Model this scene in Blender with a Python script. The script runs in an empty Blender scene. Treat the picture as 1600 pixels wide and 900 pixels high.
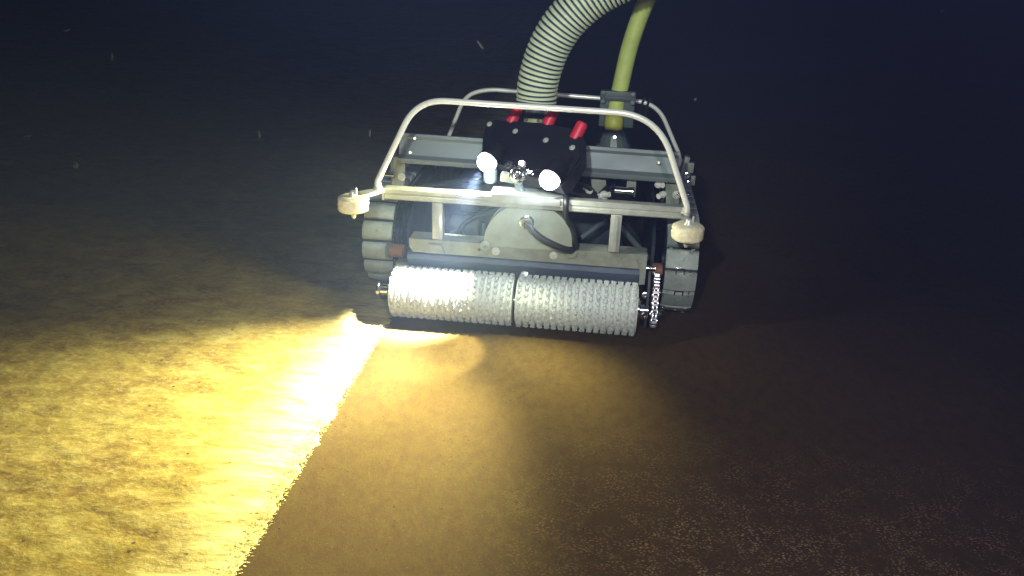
import bpy, bmesh, math, random
from mathutils import Vector, Matrix, Quaternion, noise

R = math.radians
random.seed(11)
SC = bpy.context.scene

# ---------------------------------------------------------------- camera
cam_data = bpy.data.cameras.new("camera")
cam = bpy.data.objects.new("camera", cam_data)
SC.collection.objects.link(cam)
SC.camera = cam
cr = Vector((0.9920297, 0.12206209, 0.03127184))
cu = Vector((-0.07721923, 0.39280929, 0.91637222))
cf = Vector((-0.09957044, 0.91148325, -0.39910402))
CP = Vector((0.23831212, -2.30357554, 1.13040283))
m = Matrix((cr, cu, -cf)).transposed().to_4x4()
m.translation = CP
cam.matrix_world = m
cam_data.sensor_width = 36
cam_data.lens = 36 * 1300 / 1600
cam_data.clip_start = 0.05
cam_data.clip_end = 200

# ---------------------------------------------------------------- water light and exposure
W = bpy.data.worlds.new("World")
SC.world = W
W.use_nodes = True
bg = W.node_tree.nodes["Background"]
bg.inputs[0].default_value = (0.18, 0.31, 1.0, 1)
bg.inputs[1].default_value = 0.044
SC.view_settings.view_transform = 'Standard'
SC.view_settings.look = 'None'
SC.view_settings.exposure = 0
SC.view_settings.gamma = 1
try:
    SC.cycles.volume_bounces = 0
    SC.cycles.max_bounces = 5
    SC.cycles.sample_clamp_indirect = 4
except Exception:
    pass

def spot(name, loc, target, power, angle, blend, radius, color, parent=None):
    l = bpy.data.lights.new(name, 'SPOT')
    l.energy = power; l.spot_size = R(angle); l.spot_blend = blend
    l.shadow_soft_size = radius; l.color = color
    o = bpy.data.objects.new(name, l)
    SC.collection.objects.link(o)
    o.location = loc
    o.rotation_euler = (Vector(target) - Vector(loc)).to_track_quat('-Z', 'Y').to_euler()
    return o

# the work light carried beside the camera
spot("camera_work_light", CP + Vector((-0.25, -0.05, 0.30)), (0.08, 0.25, 0.64), 180, 42, 1.0, 0.04, (0.88, 1.0, 0.94))
spot("camera_fill_light", CP + Vector((0.25, 0.0, 0.28)), (-.05, -.85, 0.0), 72, 104, 1.0, 0.04, (1.0, 0.83, 0.95))

# ---------------------------------------------------------------- materials
def mat(name, col, rough=0.5, metal=0.0, var=0.0, scale=30.0, bump=0.0, emit=None, estr=0.0, col2=None, alpha=None, stretch=None):
    M = bpy.data.materials.new(name)
    M.use_nodes = True
    nt = M.node_tree; N = nt.nodes; L = nt.links
    b = N["Principled BSDF"]
    b.inputs['Base Color'].default_value = (*col, 1)
    b.inputs['Roughness'].default_value = rough
    b.inputs['Metallic'].default_value = metal
    if var or bump:
        tc = N.new('ShaderNodeTexCoord')
        src = tc.outputs['Object']
        if stretch:
            mp = N.new('ShaderNodeMapping'); mp.inputs['Scale'].default_value = stretch
            L.new(src, mp.inputs['Vector']); src = mp.outputs[0]
        n = N.new('ShaderNodeTexNoise'); n.inputs['Scale'].default_value = scale
        n.inputs['Detail'].default_value = 6; n.inputs['Roughness'].default_value = 0.6
        L.new(src, n.inputs['Vector'])
        if var:
            r = N.new('ShaderNodeValToRGB')
            r.color_ramp.elements[0].position = 0.3; r.color_ramp.elements[1].position = 0.7
            c2 = col2 or tuple(c * (1 - var) for c in col)
            r.color_ramp.elements[0].color = (*c2, 1)
            r.color_ramp.elements[1].color = (*col, 1)
            L.new(n.outputs['Fac'], r.inputs[0]); L.new(r.outputs[0], b.inputs['Base Color'])
            mr = N.new('ShaderNodeMapRange')
            mr.inputs['To Min'].default_value = min(1, rough + 0.12); mr.inputs['To Max'].default_value = max(0.05, rough - 0.1)
            L.new(n.outputs['Fac'], mr.inputs['Value']); L.new(mr.outputs[0], b.inputs['Roughness'])
        if bump:
            bp = N.new('ShaderNodeBump'); bp.inputs['Strength'].default_value = bump; bp.inputs['Distance'].default_value = 0.004
            L.new(n.outputs['Fac'], bp.inputs['Height']); L.new(bp.outputs[0], b.inputs['Normal'])
    if emit:
        b.inputs['Emission Color'].default_value = (*emit, 1)
        b.inputs['Emission Strength'].default_value = estr
    return M

ALU = mat('brushed aluminium', (0.44, 0.46, 0.40), 0.42, 0.35, 0.35, 26, 0.12)
ALU_D = mat('stained aluminium', (0.30, 0.33, 0.28), 0.5, 0.25, 0.45, 18, 0.15, col2=(0.17, 0.18, 0.13))
ALU_C = mat('cast aluminium', (0.34, 0.38, 0.30), 0.5, 0.15, 0.4, 14, 0.1, col2=(0.22, 0.24, 0.18))
STEEL = mat('polished steel tube', (0.92, 0.92, 0.80), 0.30, 0.2, 0.06, 12)
CHROME = mat('chrome', (0.85, 0.86, 0.84), 0.12, 1.0, 0.1, 60)
BOLT = mat('bolt steel', (0.55, 0.57, 0.50), 0.35, 0.3)
RUBBER = mat('grey rubber shoe', (0.33, 0.38, 0.33), 0.6, 0.0, 0.3, 35, 0.3)
RUB_D = mat('dark rubber', (0.025, 0.03, 0.035), 0.55, 0.0, 0.4, 20, 0.2)
BLACKP = mat('black anodised housing', (0.012, 0.012, 0.016), 0.42, 0.0, 0.4, 40, 0.15)
BODY = mat('dark blue grey casing', (0.03, 0.045, 0.055), 0.5, 0.1, 0.5, 14, 0.2)
BODY2 = mat('mid grey casing', (0.12, 0.16, 0.155), 0.5, 0.1, 0.5, 18, 0.2)
CABLE = mat('black cable', (0.018, 0.02, 0.02), 0.4, 0.0, 0.3, 50)
FLAP = mat('slate rubber flap', (0.085, 0.11, 0.15), 0.55, 0.0, 0.25, 25, 0.2, stretch=(1, 1, 4))
NYLON = mat('nylon bristles', (0.68, 0.73, 0.66), 0.5, 0.0, 0.12, 60)
NYLON_W = mat('worn nylon wheel', (1.0, 0.96, 0.68), 0.55, 0.0, 0.4, 70, 0.8, col2=(0.74, 0.64, 0.34))
REDCAP = mat('red plastic cap', (0.62, 0.018, 0.045), 0.45)
ORANGE = mat('orange bushing', (0.24, 0.11, 0.05), 0.6, 0.0, 0.4, 40)
RIB = mat('pale green hose rib', (0.72, 0.82, 0.52), 0.5, 0.0, 0.2, 30)
VALLEY = mat('navy hose wall', (0.02, 0.025, 0.075), 0.6)
YEL = mat('yellow green sheath', (0.60, 0.70, 0.17), 0.6, 0.0, 0.25, 22, 0.15)
YRING = mat('yellow ring', (0.42, 0.44, 0.06), 0.5)
CLAMP = mat('grey green polymer clamp', (0.075, 0.10, 0.095), 0.5, 0.0, 0.3, 30)
CONE = mat('smoky plastic boot', (0.10, 0.13, 0.12), 0.25, 0.0, 0.3, 30)
XALU = mat('dull anodised aluminium', (0.17, 0.205, 0.20), 0.5, 0.2, 0.25, 14, 0.1, stretch=(0.3, 1, 1))
LENS = mat('lit lamp lens', (0.9, 0.9, 0.95), 0.2, emit=(0.86, 0.92, 1.0), estr=60.0)
DEBRIS = mat('drifting debris', (0.055, 0.045, 0.045), 0.9)

# ---------------------------------------------------------------- mesh helpers
def finish(name, bm, material, parent=None, smooth=False, loc=None):
    me = bpy.data.meshes.new(name)
    bmesh.ops.recalc_face_normals(bm, faces=bm.faces)
    bm.to_mesh(me); bm.free()
    mats = material if isinstance(material, (list, tuple)) else [material]
    for q in mats: me.materials.append(q)
    if smooth:
        me.polygons.foreach_set("use_smooth", [True] * len(me.polygons))
        try: me.set_sharp_from_angle(angle=R(38))
        except Exception: pass
    o = bpy.data.objects.new(name, me)
    SC.collection.objects.link(o)
    if loc: o.location = loc
    if parent: o.parent = parent
    return o

def box(bm, c, s, rot=None, bev=0.0):
    r = bmesh.ops.create_cube(bm, size=1.0)
    vs = r['verts']
    for v in vs: v.co = Vector((v.co.x * s[0], v.co.y * s[1], v.co.z * s[2]))
    if bev:
        es = list({e for v in vs for e in v.link_edges})
        q = bmesh.ops.bevel(bm, geom=es, offset=bev, segments=2, affect='EDGES', profile=0.6)
        vs = list(set(q['verts']) | {v for v in vs if v.is_valid})
        seen = set(); st = list(vs)
        while st:
            v = st.pop()
            if v in seen: continue
            seen.add(v)
            for e in v.link_edges: st.append(e.other_vert(v))
        vs = list(seen)
    M = Matrix.Translation(Vector(c)) @ (rot.to_4x4() if rot is not None else Matrix())
    for v in vs: v.co = M @ v.co
    return vs

def frames(pts):
    fr = []; up = None
    for i, p in enumerate(pts):
        a = pts[max(0, i - 1)]; b = pts[min(len(pts) - 1, i + 1)]
        t = (b - a).normalized()
        if up is None:
            ref = Vector((0, 0, 1)) if abs(t.z) < 0.9 else Vector((0, 1, 0))
            up = (ref - t * ref.dot(t)).normalized()
        else:
            up = (up - t * up.dot(t)).normalized()
        fr.append((p, t, up, t.cross(up)))
    return fr

def sweep(bm, pts, radii, seg=12, cap=True, mats=None):
    pts = [Vector(p) for p in pts]
    if not isinstance(radii, (list, tuple)): radii = [radii] * len(pts)
    rings = []
    for (p, t, u, w), r in zip(frames(pts), radii):
        rings.append([bm.verts.new(p + (u * math.cos(a) + w * math.sin(a)) * r) for a in (2 * math.pi * k / seg for k in range(seg))])
    for i in range(len(rings) - 1):
        for k in range(seg):
            f = bm.faces.new((rings[i][k], rings[i][(k + 1) % seg], rings[i + 1][(k + 1) % seg], rings[i + 1][k]))
            if mats: f.material_index = mats[i]
    if cap:
        bm.faces.new(rings[0]); bm.faces.new(rings[-1])

def curve(ctrl, n=12):
    c = [Vector(p) for p in ctrl]
    c = [c[0] * 2 - c[1]] + c + [c[-1] * 2 - c[-2]]
    out = []
    for i in range(1, len(c) - 2):
        for k in range(n):
            t = k / n
            out.append(0.5 * ((2 * c[i]) + (c[i + 1] - c[i - 1]) * t + (2 * c[i - 1] - 5 * c[i] + 4 * c[i + 1] - c[i + 2]) * t * t + (3 * c[i] - c[i - 1] - 3 * c[i + 1] + c[i + 2]) * t ** 3))
    out.append(c[-2])
    return out

def fillet(pts, rad, n=8):
    pts = [Vector(p) for p in pts]
    if not isinstance(rad, (list, tuple)): rad = [rad] * len(pts)
    out = [pts[0]]
    for i in range(1, len(pts) - 1):
        a, b, c = pts[i - 1], pts[i], pts[i + 1]
        r = rad[i]
        p0 = b + (a - b).normalized() * min(r, (a - b).length * 0.48)
        p1 = b + (c - b).normalized() * min(r, (c - b).length * 0.48)
        for k in range(n + 1):
            t = k / n
            out.append(p0 * (1 - t) ** 2 + b * 2 * t * (1 - t) + p1 * t * t)
    out.append(pts[-1])
    return out

def lathe(bm, profile, origin, axis, seg=20):
    """profile: (distance along axis, radius)"""
    ax = Vector(axis).normalized()
    ref = Vector((0, 0, 1)) if abs(ax.z) < 0.9 else Vector((1, 0, 0))
    u = (ref - ax * ref.dot(ax)).normalized(); w = ax.cross(u)
    o = Vector(origin); rings = []
    for d, r in profile:
        if r < 1e-6:
            rings.append([bm.verts.new(o + ax * d)])
        else:
            rings.append([bm.verts.new(o + ax * d + (u * math.cos(a) + w * math.sin(a)) * r) for a in (2 * math.pi * k / seg for k in range(seg))])
    for i in range(len(rings) - 1):
        A, B = rings[i], rings[i + 1]
        for k in range(seg):
            k2 = (k + 1) % seg
            if len(A) == 1 and len(B) == 1: continue
            if len(A) == 1: bm.faces.new((A[0], B[k2], B[k]))
            elif len(B) == 1: bm.faces.new((A[k], A[k2], B[0]))
            else: bm.faces.new((A[k], A[k2], B[k2], B[k]))
    if len(rings[0]) > 1: bm.faces.new(rings[0])
    if len(rings[-1]) > 1: bm.faces.new(rings[-1])

def prism(bm, poly, o, ex, ey, ez, depth, bev=0.0):
    """poly in (ex,ey) coordinates from origin o, extruded depth along ez"""
    o, ex, ey, ez = Vector(o), Vector(ex), Vector(ey), Vector(ez)
    A = [bm.verts.new(o + ex * x + ey * y) for x, y in poly]
    B = [bm.verts.new(o + ex * x + ey * y + ez * depth) for x, y in poly]
    fs = [bm.faces.new(A), bm.faces.new(B)]
    n = len(poly)
    for i in range(n): bm.faces.new((A[i], A[(i + 1) % n], B[(i + 1) % n], B[i]))
    if bev:
        es = list(fs[0].edges) + list(fs[1].edges)
        bmesh.ops.bevel(bm, geom=es, offset=bev, segments=2, affect='EDGES')

def hexbolt(bm, c, axis, r=0.008, h=0.006):
    c = Vector(c); ax = Vector(axis).normalized()
    lathe(bm, [(0, r * 1.45), (0.0015, r * 1.45), (0.0016, r * 1.4)], c, ax, 16)
    lathe(bm, [(0.001, r), (h * 0.85, r), (h, r * 0.85), (h, r * 0.45), (h * 0.4, r * 0.4), (h * 0.4, 0)], c, ax, 6)

BM = bmesh.new
X, Y, Z = Vector((1, 0, 0)), Vector((0, 1, 0)), Vector((0, 0, 1))

# ---------------------------------------------------------------- ground: the scrubbed, painted plate
def ground_material():
    M = bpy.data.materials.new('scrubbed maroon coating'); M.use_nodes = True
    nt = M.node_tree; N = nt.nodes; L = nt.links; b = N["Principled BSDF"]
    tc = N.new('ShaderNodeTexCoord')
    def noise_(scale, detail=6, rough=0.6, stretch=None):
        n = N.new('ShaderNodeTexNoise'); n.inputs['Scale'].default_value = scale
        n.inputs['Detail'].default_value = detail; n.inputs['Roughness'].default_value = rough
        if stretch:
            mp = N.new('ShaderNodeMapping'); mp.inputs['Scale'].default_value = stretch
            L.new(tc.outputs['Object'], mp.inputs['Vector']); L.new(mp.outputs[0], n.inputs['Vector'])
        else: L.new(tc.outputs['Object'], n.inputs['Vector'])
        return n
    def ramp(src, p0, c0, p1, c1):
        r = N.new('ShaderNodeValToRGB'); e = r.color_ramp.elements
        e[0].position = p0; e[0].color = (*c0, 1); e[1].position = p1; e[1].color = (*c1, 1)
        L.new(src, r.inputs[0]); return r
    def mix(fac, a, c):
        x = N.new('ShaderNodeMix'); x.data_type = 'RGBA'
        L.new(fac, x.inputs[0]); L.new(a, x.inputs[6])
        if isinstance(c, tuple): x.inputs[7].default_value = (*c, 1)
        else: L.new(c, x.inputs[7])
        return x.outputs[2]
    big = noise_(2.2, 4)
    base = ramp(big.outputs['Fac'], 0.3, (0.071, 0.046, 0.0140), 0.7, (0.088, 0.0615, 0.0165))
    fine = noise_(150, 3, 0.7)
    c = mix(ramp(fine.outputs['Fac'], 0.45, (0, 0, 0), 0.75, (0.55, 0.55, 0.55)).outputs[0], base.outputs[0], (0.054, 0.030, 0.014))
    blot = noise_(26, 8, 0.75, (1.4, 0.8, 1))
    c = mix(ramp(blot.outputs['Fac'], 0.40, (0.7, 0.7, 0.7), 0.56, (0, 0, 0)).outputs[0], c, (0.060, 0.036, 0.014))
    sand = noise_(240, 2, 0.5)
    c = mix(ramp(sand.outputs['Fac'], 0.66, (0, 0, 0), 0.74, (0.7, 0.7, 0.7)).outputs[0], c, (0.16, 0.115, 0.022))
    # fine pits
    pit = N.new('ShaderNodeTexVoronoi'); pit.inputs['Scale'].default_value = 60
    L.new(tc.outputs['Object'], pit.inputs['Vector'])
    pm = noise_(9, 3)
    pitm = N.new('ShaderNodeMath'); pitm.operation = 'MULTIPLY'
    L.new(ramp(pit.outputs['Distance'], 0.08, (1, 1, 1), 0.16, (0, 0, 0)).outputs[0], pitm.inputs[0])
    L.new(ramp(pm.outputs['Fac'], 0.5, (0, 0, 0), 0.6, (1, 1, 1)).outputs[0], pitm.inputs[1])
    c = mix(pitm.outputs[0], c, (0.02, 0.012, 0.008))
    # pale crumbs left on the coating, thicker towards the near right
    cr_ = N.new('ShaderNodeTexVoronoi'); cr_.inputs['Scale'].default_value = 185
    mp = N.new('ShaderNodeMapping'); mp.inputs['Scale'].default_value = (0.8, 1.2, 1)
    L.new(tc.outputs['Object'], mp.inputs['Vector']); L.new(mp.outputs[0], cr_.inputs['Vector'])
    crumbs = ramp(cr_.outputs['Distance'], 0.22, (1, 1, 1), 0.44, (0, 0, 0))
    sep = N.new('ShaderNodeSeparateXYZ'); L.new(tc.outputs['Object'], sep.inputs[0])
    mx = N.new('ShaderNodeMapRange'); mx.inputs['From Min'].default_value = 0.02; mx.inputs['From Max'].default_value = 0.55
    L.new(sep.outputs['X'], mx.inputs['Value'])
    my = N.new('ShaderNodeMapRange'); my.inputs['From Min'].default_value = -0.45; my.inputs['From Max'].default_value = -0.95
    L.new(sep.outputs['Y'], my.inputs['Value'])
    patch = noise_(14, 5, 0.7)
    pr = ramp(patch.outputs['Fac'], 0.40, (0, 0, 0), 0.60, (1, 1, 1))
    mm = N.new('ShaderNodeMath'); mm.operation = 'MULTIPLY'; L.new(mx.outputs[0], mm.inputs[0]); L.new(my.outputs[0], mm.inputs[1])
    m2 = N.new('ShaderNodeMath'); m2.operation = 'MULTIPLY'; L.new(mm.outputs[0], m2.inputs[0]); L.new(pr.outputs[0], m2.inputs[1])
    m3 = N.new('ShaderNodeMath'); m3.operation = 'MULTIPLY'; L.new(m2.outputs[0], m3.inputs[0]); L.new(crumbs.outputs[0], m3.inputs[1])
    c = mix(m3.outputs[0], c, (0.38, 0.28, 0.13))
    L.new(c, b.inputs['Base Color'])
    b.inputs['Roughness'].default_value = 0.75
    b.inputs['Specular IOR Level'].default_value = 0.02
    bp = N.new('ShaderNodeBump'); bp.inputs['Strength'].default_value = 0.35; bp.inputs['Distance'].default_value = 0.0015
    grit = noise_(320, 4, 0.8)
    L.new(grit.outputs['Fac'], bp.inputs['Height'])
    bq = N.new('ShaderNodeBump'); bq.inputs['Strength'].default_value = 0.35; bq.inputs['Distance'].default_value = 0.006
    L.new(blot.outputs['Fac'], bq.inputs['Height']); L.new(bp.outputs[0], bq.inputs['Normal'])
    L.new(bq.outputs[0], b.inputs['Normal'])
    return M

bm = BM()
s = 20.0
vs = [bm.verts.new(p) for p in ((-s, -s, 0), (s, -s, 0), (s, s, 0), (-s, s, 0))]
bm.faces.new(vs)
g = finish('ground', bm, ground_material())
g['kind'] = 'structure'

# ---------------------------------------------------------------- fouling: uneven living crust on the left
def fouling_material():
    M = bpy.data.materials.new('pale algal crust'); M.use_nodes = True
    nt = M.node_tree; N = nt.nodes; L = nt.links; b = N["Principled BSDF"]
    tc = N.new('ShaderNodeTexCoord')
    def nz(scale, stretch, rotz, detail=7, rough=0.65, dist=0.0):
        mp = N.new('ShaderNodeMapping'); mp.inputs['Scale'].default_value = stretch; mp.inputs['Rotation'].default_value = (0, 0, rotz)
        L.new(tc.outputs['Object'], mp.inputs['Vector'])
        n = N.new('ShaderNodeTexNoise'); n.inputs['Scale'].default_value = scale; n.inputs['Detail'].default_value = detail
        n.inputs['Roughness'].default_value = rough; n.inputs['Distortion'].default_value = dist
        L.new(mp.outputs[0], n.inputs['Vector']); return n.outputs['Fac']
    def ramp(src, stops):
        r = N.new('ShaderNodeValToRGB'); e = r.color_ramp.elements
        e[0].position = stops[0][0]; e[0].color = (*stops[0][1], 1)
        e[1].position = stops[-1][0]; e[1].color = (*stops[-1][1], 1)
        for p, c in stops[1:-1]:
            q = e.new(p); q.color = (*c, 1)
        L.new(src, r.inputs[0]); return r.outputs[0]
    def mix(fac, a, c, mode='MIX'):
        x = N.new('ShaderNodeMix'); x.data_type = 'RGBA'; x.blend_type = mode
        if isinstance(fac, float): x.inputs[0].default_value = fac
        else: L.new(fac, x.inputs[0])
        L.new(a, x.inputs[6])
        if isinstance(c, tuple): x.inputs[7].default_value = (*c, 1)
        else: L.new(c, x.inputs[7])
        return x.outputs[2]
    streak = nz(13, (0.8, 1.5, 1), R(-16), 10, 0.68, 0.5)
    patch = nz(3.2, (0.8, 1.5, 1), R(-20), 6, 0.62, 0.3)
    fine = nz(85, (0.85, 1.3, 1), R(-10), 6, 0.72)
    c = ramp(patch, [(0.33, (0.13, 0.078, 0.018)), (0.5, (0.21, 0.145, 0.026)), (0.68, (0.27, 0.215, 0.045))])
    c2 = ramp(streak, [(0.36, (0.10, 0.058, 0.016)), (0.5, (0.21, 0.150, 0.028)), (0.66, (0.36, 0.30, 0.09))])
    c = mix(0.55, c, c2)
    c = mix(ramp(fine, [(0.5, (0, 0, 0)), (0.72, (0.65, 0.65, 0.65))]), c, (0.40, 0.34, 0.12))
    c = mix(ramp(fine, [(0.28, (0.6, 0.6, 0.6)), (0.42, (0, 0, 0))]), c, (0.085, 0.045, 0.018))
    # paler strip beside the swept lane: the lamp's white hot core put into its colour
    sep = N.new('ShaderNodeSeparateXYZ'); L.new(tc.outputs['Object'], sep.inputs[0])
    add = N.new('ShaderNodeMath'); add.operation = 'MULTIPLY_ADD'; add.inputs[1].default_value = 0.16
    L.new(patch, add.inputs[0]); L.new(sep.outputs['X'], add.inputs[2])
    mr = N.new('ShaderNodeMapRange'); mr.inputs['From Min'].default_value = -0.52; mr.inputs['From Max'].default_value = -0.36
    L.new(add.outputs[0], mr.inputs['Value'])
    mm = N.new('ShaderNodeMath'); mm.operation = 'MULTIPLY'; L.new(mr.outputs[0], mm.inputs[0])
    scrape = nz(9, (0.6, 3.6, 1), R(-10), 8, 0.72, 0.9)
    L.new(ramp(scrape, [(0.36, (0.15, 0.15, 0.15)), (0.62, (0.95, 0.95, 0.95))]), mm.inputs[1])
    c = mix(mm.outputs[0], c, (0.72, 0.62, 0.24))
    # dark crumbs
    v = N.new('ShaderNodeTexVoronoi'); v.inputs['Scale'].default_value = 22; L.new(tc.outputs['Object'], v.inputs['Vector'])
    pm = nz(30, (1, 1, 1), 0, 2)
    q = N.new('ShaderNodeMath'); q.operation = 'MULTIPLY'
    L.new(ramp(v.outputs['Distance'], [(0.07, (1, 1, 1)), (0.12, (0, 0, 0))]), q.inputs[0])
    L.new(ramp(pm, [(0.5, (0, 0, 0)), (0.58, (1, 1, 1))]), q.inputs[1])
    c = mix(q.outputs[0], c, (0.08, 0.05, 0.02))
    L.new(c, b.inputs['Base Color'])
    b.inputs['Roughness'].default_value = 0.8
    b.inputs['Specular IOR Level'].default_value = 0.02
    bp = N.new('ShaderNodeBump'); bp.inputs['Strength'].default_value = 0.6; bp.inputs['Distance'].default_value = 0.004
    L.new(streak, bp.inputs['Height'])
    bp2 = N.new('ShaderNodeBump'); bp2.inputs['Strength'].default_value = 0.7; bp2.inputs['Distance'].default_value = 0.003
    L.new(fine, bp2.inputs['Height']); L.new(bp.outputs[0], bp2.inputs['Normal'])
    L.new(bp2.outputs[0], b.inputs['Normal'])
    return M

EDGE = -0.386
def grid_axis(a, b, step, far, grow=1.35):
    v = a; out = []
    while v < b: out.append(v); v += step
    out.append(b)
    st = step
    lo = out[0]
    while lo > far[0]:
        st *= grow; lo -= st; out.insert(0, lo)
    st = step; hi = out[-1]
    while far[1] is not None and hi < far[1]:
        st *= grow; hi += st; out.append(hi)
    return out
def fh(x, y):
    p = Vector((x * 13 + y * 5, y * 20 - x * 6, 0))
    a = noise.fractal(p, 0.9, 2.1, 5)
    b_ = noise.noise(Vector((x * 3, y * 5, 4)))
    return 0.007 + 0.0024 * a + 0.003 * b_
bm = BM()
xs = grid_axis(-1.5, EDGE, 0.0075, (-18, None))
ys = grid_axis(-1.45, 0.7, 0.0048, (-6, 18))
rows = []
for j, y in enumerate(ys):
    e = EDGE + 0.010 * noise.noise(Vector((3, y * 9, 0))) + 0.012 * noise.noise(Vector((7, y * 45, 0))) + 0.010 * noise.noise(Vector((2, y * 16, 0))) + random.uniform(-0.004, 0.004)
    row = []
    for i, x in enumerate(xs):
        xx = x
        k = (len(xs) - 1 - i)
        if k < 8: xx = x + (e - EDGE) * (1 - k / 8)
        if k == 0:
            row.append(bm.verts.new((xx, y, -0.002)))
        else:
            row.append(bm.verts.new((xx, y, 0.0015 + (max(0.002, fh(xx, y)) - 0.0015) * min(1, k / 7))))
    rows.append(row)
for j in range(len(rows) - 1):
    for i in range(len(xs) - 1):
        bm.faces.new((rows[j][i], rows[j][i + 1], rows[j + 1][i + 1], rows[j + 1][i]))
# filaments lying in the crust
for k in range(6500):
    if k < 3000:
        x = EDGE - abs(random.gauss(0, 0.03)) + 0.006; y = random.uniform(-1.3, 0.15)
    else:
        x = EDGE - random.random() ** 1.3 * 1.5 - 0.01; y = random.uniform(-1.4, 0.75)
    L_ = random.uniform(0.002, 0.007); a = R(random.gauss(12, 22)) + (math.pi if random.random() < .5 else 0)
    w = random.uniform(0.0006, 0.0016); hgt = random.uniform(0.0005, 0.002)
    z0 = max(0.002, fh(x, y)) if x < EDGE else 0.002
    d = Vector((math.cos(a), math.sin(a), 0)); n_ = Vector((-d.y, d.x, 0)) * w
    p = Vector((x, y, z0 - 0.001)); q = p + d * L_ * 0.6 + Vector((0, 0, hgt)); r_ = p + d * L_ + Vector((0, 0, hgt * 0.4))
    A = [bm.verts.new(p - n_), bm.verts.new(p + n_), bm.verts.new(q + n_), bm.verts.new(q - n_), bm.verts.new(r_)]
    bm.faces.new(A[:4]); bm.faces.new((A[3], A[2], A[4]))
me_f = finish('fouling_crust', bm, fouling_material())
me_f.data.polygons.foreach_set("use_smooth", [True] * len(me_f.data.polygons))
me_f['kind'] = 'stuff'; me_f['label'] = 'pale yellow uneven fouling crust left of the swept lane'; me_f['category'] = 'fouling'

# ---------------------------------------------------------------- haze
bm = BM(); box(bm, (0, 0, 1.5), (42, 42, 5.2))
hz = finish('haze', bm, [])
hm = bpy.data.materials.new('sea water haze'); hm.use_nodes = True
nt = hm.node_tree; nt.nodes.clear()
out = nt.nodes.new('ShaderNodeOutputMaterial'); pv = nt.nodes.new('ShaderNodeVolumePrincipled')
pv.inputs['Color'].default_value = (0.40, 0.55, 1.0, 1); pv.inputs['Density'].default_value = 0.017
pv.inputs['Anisotropy'].default_value = 0.1
nt.links.new(pv.outputs[0], out.inputs['Volume'])
hz.data.materials.append(hm)
hz['kind'] = 'stuff'; hz['label'] = 'dark blue sea water haze around the crawler'

# ================================================================ the crawler
C = bpy.data.objects.new('cleaning_crawler', None)
SC.collection.objects.link(C)
C['label'] = 'aluminium tracked underwater cleaning crawler with white roller brush and two lit lamps'
C['category'] = 'cleaning robot'

YF = 0.03
# front beam (rounded rectangular extrusion with a shallow groove)
bm = BM()
prof = [(-.014, -.018), (.014, -.018), (.018, -.014), (.018, .014), (.014, .018), (-.014, .018), (-.018, .014), (-.018, .004), (-.0155, .001), (-.0155, -.001), (-.018, -.004), (-.018, -.014)]
prism(bm, [(a, b) for a, b in prof], (-0.405, YF, 0.389), Y, Z, X, 0.872)
finish('front_beam', bm, ALU, C, True)
for sx, x0, x1, z0, z1 in ((-1, -0.404, -0.462, 0.389, 0.383), (1, 0.466, 0.486, 0.375, 0.366)):
    bm = BM()
    zz = 0.389 if sx < 0 else 0.372
    poly = [(x0, -0.018), (x0, 0.018), (x1 + sx * 0.004, -0.045), (x1 - sx * 0.012, -0.075)]
    prism(bm, [(x0, .045), (x1 + sx * .012, -.03), (x1 + sx * .018, -.06), (x1, -.075), (x1 - sx * .02, -.06), (x0, .01)], (0, 0, zz + .004), X, Y, Z, 0.012, 0.002)
    box(bm, (x0 + sx * .006, YF, zz - .004), (0.008, 0.034, 0.032), None, 0.001)
    finish('bumper_arm', bm, ALU, C, True)
    wx, wz = (-0.473, 0.383) if sx < 0 else (0.480, 0.367)
    bm = BM()
    pr = [(-.022, .02), (-.022, .036), (-.018, .043), (-.012, .045), (-.006, .0435), (0, .0455), (.006, .0435), (.012, .045), (.018, .043), (.022, .036), (.022, .02)]
    lathe(bm, pr, (wx, -0.08, wz), Z, 28)
    for v in bm.verts:
        v.co += (v.co - Vector((wx, -0.08, v.co.z))) * 0.05 * noise.noise(v.co * 90)
    w = finish('guide_wheel', bm, NYLON_W, C, True)
    bm = BM()
    lathe(bm, [(-.045, .004), (-.04, .007), (-.024, .008), (-.0235, .013), (.0225, .013), (.025, .013), (.03, .009), (.038, .008), (.039, .004)], (wx, -0.08, wz), Z, 10)
    lathe(bm, [(.022, .003), (.046, .003), (.048, .002)], (wx + .011, -0.082, wz), Z, 8)
    finish('axle_bolt', bm, BOLT, w, True)

# posts between beam and brush mount
for x in (-0.246, 0.283):
    bm = BM()
    box(bm, (x, YF, 0.313), (0.032, 0.030, 0.1155), None, 0.002)
    box(bm, (x, YF - 0.0165, 0.313), (0.010, 0.003, 0.112))
    finish('post', bm, ALU, C, True)

# top bracket over the beam
bm = BM()
prism(bm, [(-.088, -.02), (-.08, -.028), (.10, -.028), (.106, -.02), (.125, -.005), (.125, .05), (-.088, .05)], (0, YF, 0.4085), X, Y, Z, 0.006, 0.0015)
box(bm, (0.018, YF - 0.0235, 0.398), (0.20, 0.006, 0.022), None, 0.0015)
finish('top_bracket', bm, ALU, C, True)

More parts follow.
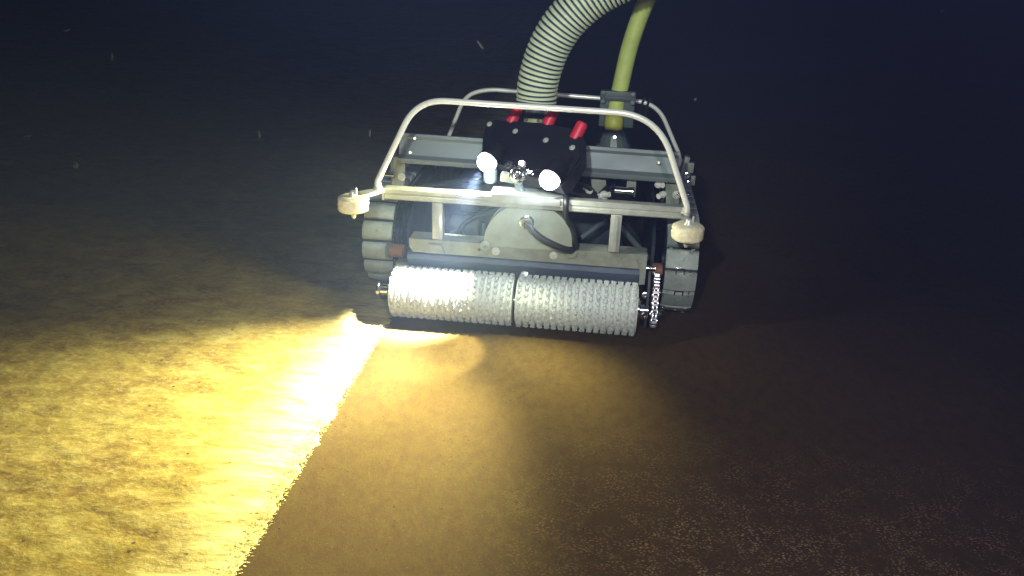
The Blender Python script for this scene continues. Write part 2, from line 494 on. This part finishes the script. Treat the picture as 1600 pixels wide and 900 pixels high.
# semi-circular motor cover
bm = BM()
pl = [(-.136, -.012)]
for k in range(0, 33):
    a = math.pi * (1 - k / 32)
    pl.append((.136 * math.cos(a), min(.118, .132 * math.sin(a) + .0)))
pl += [(.136, -.012)]
prism(bm, pl, (0.030, YF - 0.012, 0.255), X, Z, Y, 0.055, 0.004)
mc = finish('motor_cover', bm, ALU_C, C, True)
for x, z in ((-0.100, 0.246), (0.160, 0.243)):
    bm = BM()
    lathe(bm, [(0, .016), (.006, .016), (.008, .013)], (x, YF - 0.0105, z), (0, -1, 0), 20)
    hexbolt(bm, (x, YF - 0.018, z), (0, -1, 0), 0.0065, 0.004)
    finish('lug', bm, ALU_C, mc, True)
bm = BM()
lathe(bm, [(0, .022), (.004, .022), (.006, .018), (.016, .017), (.022, .014), (.022, .010), (.012, .009)], (0.022, YF - 0.013, 0.330), (0.1, -1, -0.05), 20)
finish('cable_gland', bm, CHROME, mc, True)

def cable(name, pts, r, material, parent, n=8, seg=12):
    bm = BM(); sweep(bm, curve(pts, n), r, seg)
    return finish(name, bm, material, parent, True)
cable('power_cable', [(0.024, YF - .02, .332), (0.034, YF - .045, .325), (0.065, YF - .052, .300), (0.11, YF - .05, .277), (0.148, YF - .04, .262), (0.166, YF, .250), (0.17, YF + .05, .24), (.16, .2, .2)], .0105, CABLE, C)
cable('lamp_cable', [(0.105, .10, .46), (0.128, .045, .43), (0.134, .008, .405), (0.135, .002, .38), (0.142, .005, .350), (0.158, .012, .322), (0.166, .012, .295), (0.168, .02, .265), (0.175, .06, .235)], .0088, CABLE, C)

# brush mount plate with stepped ends
bm = BM()
t = 0.010
poly = [(-.337, .249), (.384, .249), (.384, .155), (.366, .152), (.366, .205), (-.326, .205), (-.337, .222)]
prism(bm, poly, (0, YF - .004, 0), X, Z, Y, t, 0.0015)
box(bm, (0.0235, YF + .035, .243), (0.72, 0.06, 0.010), None, 0.001)
# shallow embossed tabs
for x in (-.255, .333):
    prism(bm, [(-.03, 0), (.03, 0), (.019, .030), (-.019, .030)], (x, YF - .0085, .2065), X, Z, Y, .005, 0.001)
bp_ = finish('brush_mount', bm, ALU_D, C, True)
for x in (-.069, .106):
    bm = BM(); hexbolt(bm, (x, YF - .004, .227), (0, -1, 0), .0085, .006)
    finish('bolt', bm, BOLT, bp_, True)
for x in (-.12, ):
    bm = BM(); lathe(bm, [(0, .0045), (.001, .0045), (.0012, .0035)], (x, YF - .004, .228), (0, -1, 0), 12)
    finish('screw', bm, RUB_D, bp_, True)

# sloping rubber flap above the brush
bm = BM()
n = 30
for i in range(n):
    xa = -.343 + (.708) * i / n; xb = -.343 + (.708) * (i + 1) / n
rowsf = []
for x in [(-.343 + .708 * i / n) for i in range(n + 1)]:
    wv = 0.0015 * math.sin(x * 40)
    rowsf.append([bm.verts.new((x, y + wv, z)) for y, z in ((YF + .006, .2045), (YF - .003, .198), (YF - .006, .185), (YF + .012, .150), (YF + .034, .118), (YF + .038, .120), (YF + .018, .152), (YF + .002, .186), (YF + .008, .2045))])
for a, b in zip(rowsf, rowsf[1:]):
    for k in range(9): bm.faces.new((a[k], a[(k + 1) % 9], b[(k + 1) % 9], b[k]))
bm.faces.new(rowsf[0]); bm.faces.new(rowsf[-1])
fl = finish('rubber_flap', bm, FLAP, C, True)
for x in (.02,):
    bm = BM(); hexbolt(bm, (x, YF + .006, .158), (0, -1, .5), .0075, .004)
    finish('bolt', bm, BOLT, fl, True)

# ---- roller brush
BR = 0.080
bm = BM()
lathe(bm, [(0, .012), (.004, .024), (.010, .026), (.014, .024), (.016, .018), (.036, .018), (.040, .03), (.046, .034), (.052, .034), (.056, .016), (.80, .016), (.80, .038), (.806, .040), (.812, .038), (.813, .018), (.836, .018)], (-.436, 0, .083), X, 28)
br = finish('roller_brush', bm, CHROME, C, True)
def bristles(x0, x1, seed):
    rnd = random.Random(seed)
    bm = BM()
    lathe(bm, [(0, .0715), (x1 - x0, .0715)], (x0, 0, .083), X, 48)
    nx = int(round((x1 - x0) / .0212)); na = 22
    for i in range(nx):
        for j in range(na):
            ang = 2 * math.pi * (j + (0.5 if i % 2 else 0)) / na + i * 0.018
            xc = x0 + (x1 - x0) * (i + .5) / nx
            rad = Vector((0, math.cos(ang), math.sin(ang))); tan = Vector((0, -math.sin(ang), math.cos(ang)))
            c0 = Vector((xc, 0, .083))
            # a tight core and a fan of separate filaments round it
            prof = [(.050, .0045), (.066, .0060), (.0745, .0066), (.0768, .0045)]
            rings = []
            for r_, w in prof:
                rings.append([bm.verts.new(c0 + rad * (r_ + rnd.uniform(-.0008, .0008)) + (X * math.cos(a) + tan * math.sin(a) * 1.35) * w * rnd.uniform(.9, 1.1)) for a in (2 * math.pi * k / 7 for k in range(7))])
            for a, b in zip(rings, rings[1:]):
                for k in range(7): bm.faces.new((a[k], a[(k + 1) % 7], b[(k + 1) % 7], b[k]))
            bm.faces.new(rings[-1])
            for k in range(46):
                a = rnd.uniform(0, 6.283); w = rnd.uniform(.05, 1.0) ** .6 * .0088
                dirx = (X * math.cos(a) + tan * math.sin(a) * 1.5)
                b0 = c0 + rad * .060 + dirx * w * .45; tip = c0 + rad * (.0805 - 18 * w * w + rnd.uniform(-.0015, .0015)) + dirx * w
                sd = X.cross(rad).lerp(X, rnd.random()).normalized() * .0006
                f = [bm.verts.new(b0 - sd), bm.verts.new(b0 + sd), bm.verts.new(tip + sd), bm.verts.new(tip - sd)]
                bm.faces.new(f)
    return finish('bristle_sleeve', bm, NYLON, br, False)
bristles(-.381, -.006, 3)
bristles(.004, .366, 4)
# loose flattened bristles at the left end
# chain drive at right end
bm = BM()
def sprocket(c, r):
    pts = []
    nt_ = 14
    for k in range(nt_ * 4):
        a = 2 * math.pi * k / (nt_ * 4); rr = r if (k % 4) in (0, 1) else r * .86
        pts.append((rr * math.cos(a), rr * math.sin(a)))
    prism(bm, pts, c, Y, Z, X, .005)
sprocket((.4155, 0, .075), .038); sprocket((.4155, .03, .163), .022)
lathe(bm, [(0, .014), (.016, .014), (.017, .009), (.022, .008)], (.420, 0, .075), X, 12)
sp = finish('sprocket', bm, BODY, C, True)
bm = BM()
loop = []
for k in range(9): a = math.pi * (1 - k / 8); loop.append(Vector((0, .03 + .026 * math.cos(a + 0.32), .163 + .026 * math.sin(a + .32))))
for k in range(11): a = -math.pi * k / 10; loop.append(Vector((0, .042 * math.cos(a + .32), .075 + .042 * math.sin(a + .32))))
loop.append(loop[0].copy())
path = []
for a, b in zip(loop, loop[1:]):
    nn = max(1, round((b - a).length / .0125))
    for k in range(nn): path.append((a.lerp(b, k / nn), a.lerp(b, (k + 1) / nn)))
for i, (a, b) in enumerate(path):
    mid = (a + b) / 2; d = b - a; ang = math.atan2(d.z, d.y)
    rot = Matrix.Rotation(ang, 3, 'X')
    wd = .016 if i % 2 else .011
    for sx in (-1, 1): box(bm, (.418 + sx * wd / 2, mid.y, mid.z), (.0022, d.length * 1.05, .009), rot, .0006)
    lathe(bm, [(-.008, .0042), (.008, .0042)], (.418, a.y, a.z), X, 8)
finish('drive_chain', bm, CHROME, C, True)
bm = BM()
prism(bm, [(-.02, .035), (.03, .035), (.055, .19), (.02, .20), (-.01, .16)], (.392, 0, 0), Y, Z, X, .006, .001)
finish('brush_end_plate', bm, BODY, C, True)
# small chrome fasteners round the right hand drive
for p, ax, r in (((.388, -.02, .075), (.2, -1, .2), .009), ((.386, -.01, .135), (0, -1, .3), .007), ((.440, -.005, .098), X, .007), ((.43, .02, .136), X, .005)):
    bm = BM(); hexbolt(bm, p, ax, r, .008); finish('bolt', bm, CHROME, C, True)

# orange bushings and shafts
for x0, x1, y in ((-.425, -.375, .12), (.405, .440, .12)):
    bm = BM(); lathe(bm, [(0, .018), (.004, .022), (x1 - x0 - .004, .022), (x1 - x0, .018)], (x0, y, .168), X, 20)
    finish('axle_bushing', bm, ORANGE, C, True)
bm = BM(); lathe(bm, [(0, .008), (.03, .008)], (.386, .10, .180), X, 14); finish('axle', bm, CHROME, C, True)
bm = BM(); lathe(bm, [(0, .024), (.006, .026), (.010, .026), (.012, .012), (.03, .010)], (-.432, .12, .168), X, 20); finish('axle', bm, BODY2, C, True)
bm = BM(); box(bm, (-.375, .10, .135), (.04, .04, .018), None, .002); finish('axle_block', bm, ALU_D, C, True)

# ---- tracks
WC, WR, YB = (0.292, 0.163), 0.146, 0.95
def track_point(sd):
    """distance along the loop -> (y, z, angle of outward normal)"""
    L1 = YB - WC[0]; arc = math.pi * WR
    sd %= 2 * L1 + 2 * arc
    if sd < arc:
        a = -math.pi / 2 - sd / WR
        return WC[0] + WR * math.cos(a), WC[1] + WR * math.sin(a), a
    sd -= arc
    if sd < L1: return WC[0] + sd, WC[1] + WR, math.pi / 2
    sd -= L1
    if sd < arc:
        a = math.pi / 2 - sd / WR
        return YB + WR * math.cos(a), WC[1] + WR * math.sin(a), a
    sd -= arc
    return YB - sd, WC[1] - WR, -math.pi / 2
TL = 2 * (YB - WC[0]) + 2 * math.pi * WR
NS = 34
def shoe_mesh(kind):
    """x across, y along the track, z outward"""
    bm = BM()
    w = .048; l = .0305
    prof = [(-l * .97, 0), (-l * .97, .004), (-l * .84, .0125), (-l * .5, .0185), (0, .0205), (l * .5, .0185), (l * .84, .0125), (l * .97, .004), (l * .97, 0)]
    if kind: prof = [(-l, 0), (-l, .011), (-l * .92, .0145), (-l * .5, .016), (l * .5, .016), (l * .92, .0145), (l, .011), (l, 0)]
    A = []
    for k in range(9):
        x = -w + 2 * w * k / 8
        drop = .004 * abs(x / w) ** 4
        A.append([bm.verts.new((x, y, max(0, z - (drop if z > .003 else 0)))) for y, z in prof])
    for a, b in zip(A, A[1:]):
        for k in range(len(prof) - 1): bm.faces.new((a[k], a[k + 1], b[k + 1], b[k]))
        bm.faces.new((a[-1], a[0], b[0], b[-1]))
    bm.faces.new(A[0]); bm.faces.new(A[-1])
    if kind:
        for q in (-.036, .030): box(bm, (q, l, .010), (.010, .006, .013), None, .001)
    # studs
    lathe(bm, [(.014, .0045), (.0215, .0045), (.0222, .0035), (.019, .0030), (.019, 0)] if not kind else [(.013, .005), (.0175, .005), (.018, .004)], (0.002, 0, 0), Z, 8)
    return bm
shoe_src = {}
def make_track(cx, kind, side, dy):
    bm = BM()
    inner = []
    NP = 72
    outr, inr = [], []
    for i in range(NP):
        y, z, a = track_point(TL * i / NP)
        nrm = Vector((0, math.cos(a), math.sin(a)))
        P = Vector((cx, y, z))
        outr.append((bm.verts.new(P + X * -.047), bm.verts.new(P + X * .047)))
        inr.append((bm.verts.new(P - nrm * .012 + X * -.047), bm.verts.new(P - nrm * .012 + X * .047)))
    for i in range(NP):
        j = (i + 1) % NP
        bm.faces.new((outr[i][0], outr[i][1], outr[j][1], outr[j][0]))
        bm.faces.new((inr[i][0], inr[i][1], inr[j][1], inr[j][0]))
        bm.faces.new((outr[i][0], inr[i][0], inr[j][0], outr[j][0]))
        bm.faces.new((outr[i][1], inr[i][1], inr[j][1], outr[j][1]))
    tr = finish('track', bm, RUB_D, C)
    tr.location = (0, dy, 0)
    # inner teeth
    bm = BM()
    for i in range(130):
        y, z, a = track_point(TL * i / 130)
        nrm = Vector((0, math.cos(a), math.sin(a)))
        c = Vector((cx - side * .040, y, z)) - nrm * .017
        box(bm, c, (.016, .008, .011), Matrix.Rotation(a - math.pi / 2, 3, 'X'))
    finish('belt_teeth', bm, BODY2, tr)
    for (wy) in (WC[0], YB):
        bm = BM()
        ax = X * -side
        lathe(bm, [(-.03, .118), (.012, .122), (.018, .118), (.018, .095), (.010, .090), (.008, .05), (.022, .045), (.024, .025), (.030, .022), (.030, .0)], (cx - side * .02, wy, WC[1]), ax, 36)
        wl = finish('drive_wheel', bm, BODY, tr, True)
    if kind not in shoe_src:
        o = finish('track_shoe', shoe_mesh(kind), RUBBER, tr, True); shoe_src[kind] = o
    src = shoe_src[kind]
    for i in range(NS):
        o = src if i == 0 else src.copy()
        if i: SC.collection.objects.link(o)
        o.parent = tr
        y, z, a = track_point(TL * (i + .35) / NS)
        o.matrix_local = Matrix.Translation((cx, y, z)) @ Matrix.Rotation(a - math.pi / 2, 4, 'X')
    return tr
make_track(-.470, 0, -1, 0)
trR = make_track(.492, 1, 1, -.062)
# bright shackles showing in the gaps of the right track
for i, dx in ((2, .004), (3, 0)):
    bm = BM()
    y, z, a = track_point(TL * (i + .85) / NS)
    nrm = Vector((0, math.cos(a), math.sin(a))); tn = Vector((0, -math.sin(a), math.cos(a)))
    c = Vector((.488 + dx, y, z)) + nrm * .016
    rot = Matrix.Rotation(a - math.pi / 2, 3, 'X')
    for sx in (-1, 1): box(bm, c + X * sx * .012, (.004, .020, .006), rot, .001)
    box(bm, c + tn * -.008, (.026, .004, .006), rot, .001)
    box(bm, c + X * .03, (.003, .022, .006), rot, .001)
    finish('shackle', bm, CHROME, trR, True)

# side frames and body between the tracks
for x in (-.385, .405):
    bm = BM()
    prism(bm, [(.19, .06), (.98, .06), (.98, .22), (.75, .30), (.30, .30), (.19, .22)], (x, 0, 0), Y, Z, X, .010, .002)
    finish('side_plate', bm, BODY, C, True)
bm = BM()
box(bm, (0.01, .62, .19), (.62, .56, .17), None, .012)
box(bm, (0.01, .62, .283), (.50, .46, .016), None, .004)
box(bm, (-.17, .40, .31), (.09, .12, .07), None, .008)
box(bm, (.22, .55, .32), (.12, .2, .08), None, .01)
finish('electronics_casing', bm, BODY, C, True)
bm = BM(); lathe(bm, [(0, .05), (.006, .058), (.20, .058), (.206, .05), (.22, .03), (.26, .028)], (.03, .08, .245), (0, 1, .02), 24)
finish('brush_motor', bm, BODY2, C, True)
bm = BM(); lathe(bm, [(0, .03), (.004, .034), (.05, .034), (.054, .03), (.10, .03), (.104, .02), (.16, .02)], (-.155, .27, .215), (-1, .1, 0), 20)
finish('hydraulic_valve', bm, BODY2, C, True)
bm = BM(); box(bm, (-.155, .30, .175), (.018, .02, .09), None, .003); box(bm, (-.165, .27, .155), (.11, .03, .022), None, .003); box(bm, (-.20, .32, .275), (.06, .02, .05), None, .003)
finish('valve_bracket', bm, BODY2, C, True)
# internal tubes and hoses
def rod(name, a, b, r, material, seg=12):
    bm = BM(); sweep(bm, [a, b], r, seg); return finish(name, bm, material, C, True)
rod('brace', (-.245, .22, .20), (-.10, .30, .30), .007, BODY2)
rod('brace', (.24, .18, .34), (.40, .24, .16), .010, BODY2)
rod('brace', (.20, .26, .33), (.36, .34, .20), .007, BODY2)
rod('brace', (-.36, .25, .34), (-.10, .45, .34), .011, BODY)
for pts in ([(.12, .12, .43), (.18, .2, .40), (.22, .3, .33), (.30, .4, .22)],
            [(.18, .16, .24), (.23, .2, .27), (.26, .3, .25), (.24, .45, .22)],
            [(.30, .2, .30), (.35, .22, .24), (.37, .26, .17), (.33, .36, .14)],
            [(-.05, .2, .40), (-.12, .25, .39), (-.22, .34, .33), (-.28, .5, .30)],
            [(.10, .22, .38), (.2, .24, .35), (.30, .3, .34), (.36, .4, .28)],
            [(-.24, .2, .16), (-.20, .22, .24), (-.13, .25, .27), (-.09, .33, .26)]):
    cable('hydraulic_line', pts, random.choice((.007, .009, .011)), random.choice((CABLE, RUB_D, BODY2)), C)
bm = BM(); lathe(bm, [(0, .018), (.01, .022), (.012, .013), (.052, .013), (.053, .016), (.068, .016), (.07, .012)], (.265, .24, .378), (1, -.1, .02), 20)
finish('cylinder_fitting', bm, CHROME, C, True)
for i, p in enumerate(((.20, .25, .365), (.235, .25, .36), (.25, .26, .35), (.43, .25, .375), (.402, .24, .405))):
    bm = BM(); lathe(bm, [(0, .009), (.012, .012), (.02, .008), (.03, .009)], p, (random.uniform(-1, 1), -.6, random.uniform(-.4, 1)), 8)
    finish('pipe_fitting', bm, STEEL, C, True)
bm = BM(); prism(bm, [(-.028, .025), (.02, .025), (.025, 0), (.0, -.03), (-.02, -.01)], (.222, .27, .385), X, Z, Y, .02, .002)
finish('gusset', bm, ALU_D, C, True)
bm = BM(); box(bm, (.325, .255, .395), (.030, .01, .075), None, .002); finish('gusset', bm, ALU_D, C, True)

# ---- cross beam with a lip, behind the lamps
bm = BM()
pr = [(.218, .428), (.206, .428), (.203, .434), (.203, .444), (.212, .447), (.222, .452), (.236, .498), (.232, .508), (.235, .517), (.243, .517), (.250, .505), (.232, .440), (.230, .428)]
pr = [(y, z) for y, z in pr]
prism(bm, pr, (-.412, 0, 0.0), Y, Z, X, .872)
for v in bm.verts: v.co.z -= (v.co.x) * .010
xb = finish('cross_beam', bm, XALU, C, True)
for x, z, d in ((-.360, .508, (.2, -1, .35)), (-.375, .462, (.2, -1, .35)), (.40, .478, (0, -1, .4))):
    bm = BM(); lathe(bm, [(0, .006), (.014, .006), (.016, .004)], (x, .222, z), d, 10); finish('bolt', bm, BOLT, xb, True)
for sx, x, z1, z0 in ((-1, -.423, .440, .335), (1, .455, .432, .318)):
    bm = BM()
    prism(bm, [(-.026, z1), (.026, z1), (.020, z0 + .02), (.014, z0), (-.012, z0), (-.022, z0 + .06)], (x, .245, 0), X, Z, Y, .008, .001)
    box(bm, (x + sx * .018, .265, (z0 + z1) / 2), (.008, .04, (z1 - z0)), None, .001)
    sb = finish('support_bracket', bm, ALU_D, C, True)
    bm = BM()
    hexbolt(bm, (x + .012, .245, .375), (0, -1, 0), .009, .008)
    finish('bolt', bm, BOLT, sb, True)
    bm = BM(); lathe(bm, [(0, .0055), (.03, .0055), (.031, .008), (.037, .008)], (x + sx * .012, .24, .380), (sx, 0, 0), 12)
    finish('pin', bm, CHROME, sb, True)

# ---- roll bars
def rollbar(pts, rad, r):
    bm = BM(); sweep(bm, fillet(pts, rad, 10), r, 14)
    return finish('roll_bar', bm, STEEL, C, True)
rb = rollbar([(-.424, .02, .402), (-.424, .0, .425), (-.300, 0, .676), (.372, 0, .669), (.480, 0, .412), (.482, .015, .385)], [0, .012, .085, .115, .012, 0], .0086)
for p in ((-.424, .012, .404), (.478, .012, .392)):
    bm = BM(); lathe(bm, [(0, .014), (.006, .014), (.008, .011), (.018, .011)], p, Z, 12)
    finish('socket', bm, BOLT, rb, True)
rr = rollbar([(-.392, .70, .28), (-.340, .7, .42), (-.285, .7, .560), (-.205, .7, .588), (.405, .7, .572), (.504, .7, .385), (.52, .7, .30)], [0, .03, .05, .05, .075, .03, 0], .0078)
for x in (.352, .372):
    bm = BM(); sweep(bm, fillet([(x + .008, .69, .588), (x, .685, .575), (x - .012, .62, .535), (x - .014, .615, .527)], .01, 4), .004, 8)
    finish('strap', bm, CABLE, rr, True)
# hardware at the foot of the rear bar
bm = BM()
box(bm, (.515, .60, .375), (.018, .03, .075), Matrix.Rotation(.2, 3, 'Y'), .003)
box(bm, (.535, .59, .375), (.022, .02, .036), None, .002)
box(bm, (.548, .59, .330), (.016, .02, .034), None, .002)
hw = finish('bar_clamp', bm, ALU_D, C, True)
bm = BM(); hexbolt(bm, (.527, .578, .348), (0, -1, .2), .008, .01); hexbolt(bm, (.535, .578, .322), (0, -1, .2), .006, .01); finish('bolt', bm, CHROME, hw, True)

# ---- lamp head: a black faceted housing turned to the left
H = Vector((-.005, .010, .495)); al = R(27.6)
E1 = Vector((math.cos(al), -math.sin(al), 0)); E2 = Vector((math.sin(al), math.cos(al), 0))
tl = R(48); UP = Z * math.cos(tl) + E2 * math.sin(tl); NN = E1.cross(UP)
O = H + E2 * .035
def hd(s_, t_, off=0): return O + E1 * s_ + UP * t_ + NN * off
bm = BM()
poly = [(-.215, .120), (-.19, .137), (-.10, .142), (-.03, .156), (.09, .154), (.118, .140), (.156, .063), (.150, -.020), (.135, -.040), (.02, -.034), (-.10, -.012), (-.165, .004), (-.185, .05)]
prism(bm, poly, O - NN * .055, E1, UP, NN, .055, .006)
# raised central face and rim
prism(bm, [(-.165, .075), (-.14, .085), (.12, .070), (.135, .05), (.12, -.015), (-.02, -.015), (-.14, .012)], O + NN * .0005, E1, UP, NN, .010, .004)
lh = finish('lamp_head', bm, BLACKP, C, True)
for s_, t_ in ((-.195, .114), (-.095, .106), (.019, .095), (.113, .087)):
    bm = BM(); hexbolt(bm, hd(s_, t_, 0), NN, .0062, .005); finish('bolt', bm, BOLT, lh, True)
for s_, t_ in ((-.135, .136), (-.012, .150), (.098, .120)):
    bm = BM()
    ax = Vector((.45, .25, 1)).normalized()
    p0 = hd(s_, t_ + .004, -.012)
    lathe(bm, [(0, .0155), (.002, .0172), (.044, .0172), (.053, .0145), (.055, .009)], p0, ax, 18)
    finish('red_cap', bm, REDCAP, lh, True)
    bm = BM(); lathe(bm, [(-.03, .011), (.0, .011)], p0, ax, 14); finish('cap_stem', bm, BLACKP, lh, True)
# clear tube hanging under the left lamp
bm = BM(); lathe(bm, [(0, .018), (.004, .021), (.042, .021), (.046, .017)], (-.102, .10, .420), Z, 18); finish('glass_tube', bm, mat('frosted tube', (.30, .38, .38), .3), lh, True)

BEAM_AIM = {0: (-.42, -.20, 0), 1: (.10, -.42, 0)}
for i, (ls, p) in enumerate(((-.108, (-.101, .06, .500)), (.108, (.092, -.04, .487)))):
    P = Vector(p)
    dn = (-E2 * .86 + Z * -.5).normalized()
    bm = BM()
    lathe(bm, [(-.055, .020), (-.045, .030), (-.01, .032), (.004, .032), (.005, .028), (-.002, .027)], P, dn, 26)
    lp = finish('lamp', bm, BLACKP, C, True)
    bm = BM(); lathe(bm, [(-.001, .027), (.004, .0285), (.010, .029), (.018, .0278), (.026, .0242), (.033, .018), (.037, .010), (.039, .0)], P, dn, 26)
    ln = finish('lens', bm, LENS, lp, True)
# the light the two lamps throw, with extra spots added to brighten single areas
LC = (1.0, 1.0, 0.88)
LY = (1.0, 0.97, 0.55)   # yellow tint added to the ground-aimed spots to warm the floor
Pl = Vector((-.101, .06, .500)) + (-E2 * .86 - Z * .5) * .05
Pr = Vector((.092, -.04, .487)) + (-E2 * .86 - Z * .5) * .05
spot('lamp_beam', Pl, (-.52, -.40, 0), 210, 58, .95, .02, LC)
spot('lamp_beam', Pl, (-1.35, -.12, 0), 40, 64, 1.0, .06, LY)
spot('lamp_beam', Pl, (-.21, -.215, 0), 95, 34, .4, .012, LY)
spot('lamp_beam', Pl, (-.25, -.01, .15), 1350, 42, 1.0, .012, LC)
spot('lamp_beam', Pr, (.04, -.40, 0), 46, 88, 1.0, .02, LY)
spot('lamp_beam', Pr, (-.95, -1.42, 0), 480, 94, 1.0, .05, LY)
spot('lamp_beam', Pl, (-.04, .03, .38), 4, 120, 1.0, .012, LC)
spot('lamp_beam', Pr, (.35, .02, .40), 4, 100, 1.0, .012, LC)

# chrome swivel between the lamps
bm = BM()
c = Vector((-.012, .02, .478))
bmesh.ops.create_icosphere(bm, subdivisions=3, radius=.020, matrix=Matrix.Translation(c))
for k in range(3):
    a = k * 1.1 - .9; ax = Vector((math.sin(a), -.4, math.cos(a)))
    lathe(bm, [(-.010, .024), (-.008, .029), (-.002, .030), (.0, .026), (.0, .021)], c + Vector((.003, 0, 0)) * k, ax, 20)
for p in ((-.026, -.004, .020), (.014, -.004, .026), (.025, -.01, .004), (.045, .0, -.003)):
    hexbolt(bm, c + Vector(p), (p[0] * 10, -1, p[2] * 10), .008, .012)
finish('swivel_joint', bm, CHROME, C, True)
bm = BM(); box(bm, (-.03, .05, .452), (.065, .03, .026), Matrix.Rotation(.1, 3, 'Y'), .004); finish('swivel_base', bm, ALU_D, C, True)
rod('lamp_stay', (-.02, .06, .455), (.00, .05, .405), .012, BODY2)

# suction neck on top of the head
bm = BM()
lathe(bm, [(0, .036), (.004, .040), (.012, .040), (.014, .034), (.030, .034)], (.012, .245, .560), (0, .12, 1), 28)
nk = finish('suction_neck', bm, mat('pale collar', (.36, .36, .16), .45), C, True)
bm = BM(); lathe(bm, [(0, .034), (.052, .034)], (.012, .249, .588), (0, .08, 1), 28); finish('neck_pipe', bm, CLAMP, nk, True)
for a in (-2.2, -1.2, -.4):
    bm = BM(); lathe(bm, [(0, .004), (.05, .004)], (.012 + .038 * math.cos(a), .25 + .038 * math.sin(a), .585), Z, 6)
    finish('stay_rod', bm, BODY2, nk, True)

# ---- cable clamp on the rear bar
bm = BM()
box(bm, (.264, .60, .563), (.118, .05, .118), None, .004)
box(bm, (.264, .572, .612), (.120, .03, .034), None, .004)
box(bm, (.264, .560, .606), (.085, .010, .008), None, .002)
cl = finish('cable_clamp', bm, CLAMP, C, True)
for sx in (-1, 1):
    for z in (.600, .628):
        bm = BM(); lathe(bm, [(0, .008), (.012, .008), (.013, .005)], (.264 + sx * .050, .556, z - .006), (0, -1, .2), 8)
        finish('bolt', bm, BODY2, cl, True)
bm = BM(); lathe(bm, [(0, .029), (.02, .033), (.042, .031), (.05, .024)], (.257, .55, .500), (0, .1, 1), 24); finish('yellow_collar', bm, YRING, cl, True)
bm = BM()
lathe(bm, [(0, .070), (.04, .060), (.09, .040), (.112, .027)], (.266, .55, .395), (-.07, 0, 1), 14)
bt = finish('strain_boot', bm, CONE, cl, False)
for q in ((.266, .489, .44), (.264, .508, .485)):
    bm = BM(); hexbolt(bm, q, (0, -1, .3), .006, .006)
    finish('bolt', bm, CHROME, bt, True)
bm = BM(); sweep(bm, [(.225, .56, .40), (.215, .55, .43), (.20, .55, .44)], .014, 10); finish('pipe_elbow', bm, ALU_D, C, True)

# ================================================================ hoses
def ribbed(pts, r, pitch):
    P = curve(pts, 60)
    # resample by length
    acc = [0]
    for a, b in zip(P, P[1:]): acc.append(acc[-1] + (b - a).length)
    tot = acc[-1]; out = []; rad = []; ms = []
    prof = ((0.0, -.0045, 1), (.26, -.0045, 0), (.36, -.0005, 0), (.5, .0, 0), (.72, .0, 0), (.84, -.0012, 0), (.92, -.0045, 1))
    nn = int(tot / pitch); k = 0
    for i in range(nn):
        for f, dr, mi in prof:
            d = (i + f) * pitch
            while k < len(acc) - 2 and acc[k + 1] < d: k += 1
            t = (d - acc[k]) / max(1e-9, acc[k + 1] - acc[k])
            out.append(P[k].lerp(P[k + 1], t)); rad.append(r + dr); ms.append(1 if mi else 0)
    bm = BM(); sweep(bm, out, rad, 40, True, ms)
    return bm
hose_pts = [(.011, .275, .612), (.012, .28, .64), (.015, .28, .69), (.030, .28, .758), (.056, .28, .824), (.098, .28, .887), (.157, .28, .943), (.233, .28, .990), (.349, .28, 1.032), (.52, .29, 1.06), (.8, .32, 1.09)]
h = finish('suction_hose', ribbed(hose_pts, .0635, .0152), [RIB, VALLEY], None, True)
h['label'] = 'thick ribbed pale green suction hose curving up from the crawler'; h['category'] = 'hose'
bm = BM(); sweep(bm, curve([(.257, .585, .53), (.262, .59, .59), (.270, .595, .64), (.291, .6, .778), (.331, .6, .921), (.389, .6, 1.059), (.47, .61, 1.2), (.6, .62, 1.36)], 14), .0285, 24)
h2 = finish('tether_cable', bm, YEL, None, True)
h2['label'] = 'smooth yellow-green tether cable rising from the grey clamp'; h2['category'] = 'cable'

# ================================================================ drifting specks
def speck(x, y, z, lx, lz, tilt, label):
    bm = BM()
    bmesh.ops.create_icosphere(bm, subdivisions=2, radius=1)
    for v in bm.verts:
        q = 1 + .45 * noise.noise(v.co * 1.8 + Vector((x * 9, z * 9, 0)))
        v.co = Vector((v.co.x * lx * q, v.co.y * min(lx, lz) * .5, v.co.z * lz * q))
    o = finish('drifting_speck', bm, DEBRIS, None, True, (x, y, z))
    o.rotation_euler = (0, R(tilt), 0)
    o['label'] = label; o['category'] = 'speck'; o['group'] = 'specks drifting in the dark water'
for a in ((-1.115, .858, .010, .0024, -15, 'faint elongated speck highest in the dark water at upper left'),
          (-1.007, .799, .004, .010, 10, 'faint upright speck in dark water right below the highest one at left'),
          (-1.282, .581, .013, .0035, -10, 'reddish elongated speck nearest the left edge in dark water'),
          (-1.159, .510, .008, .009, 30, 'broad faint speck above the fouled ground at far left'),
          (-.351, .644, .0025, .010, 5, 'thin upright speck just left of the front roll bar'),
          (-.640, .624, .0025, .010, 3, 'thin faint upright speck midway between left edge and roll bar'),
          (-.076, .871, .012, .003, 50, 'slanted faint speck in dark water left of the ribbed hose'),
          (.436, .771, .003, .0035, 0, 'tiny pale round speck just right of the yellow cable clamp'),
          (.941, .990, .006, .0032, -12, 'bright small speck near the upper right corner')):
    speck(a[0], -.3, a[1], a[2], a[3], a[4], a[5])
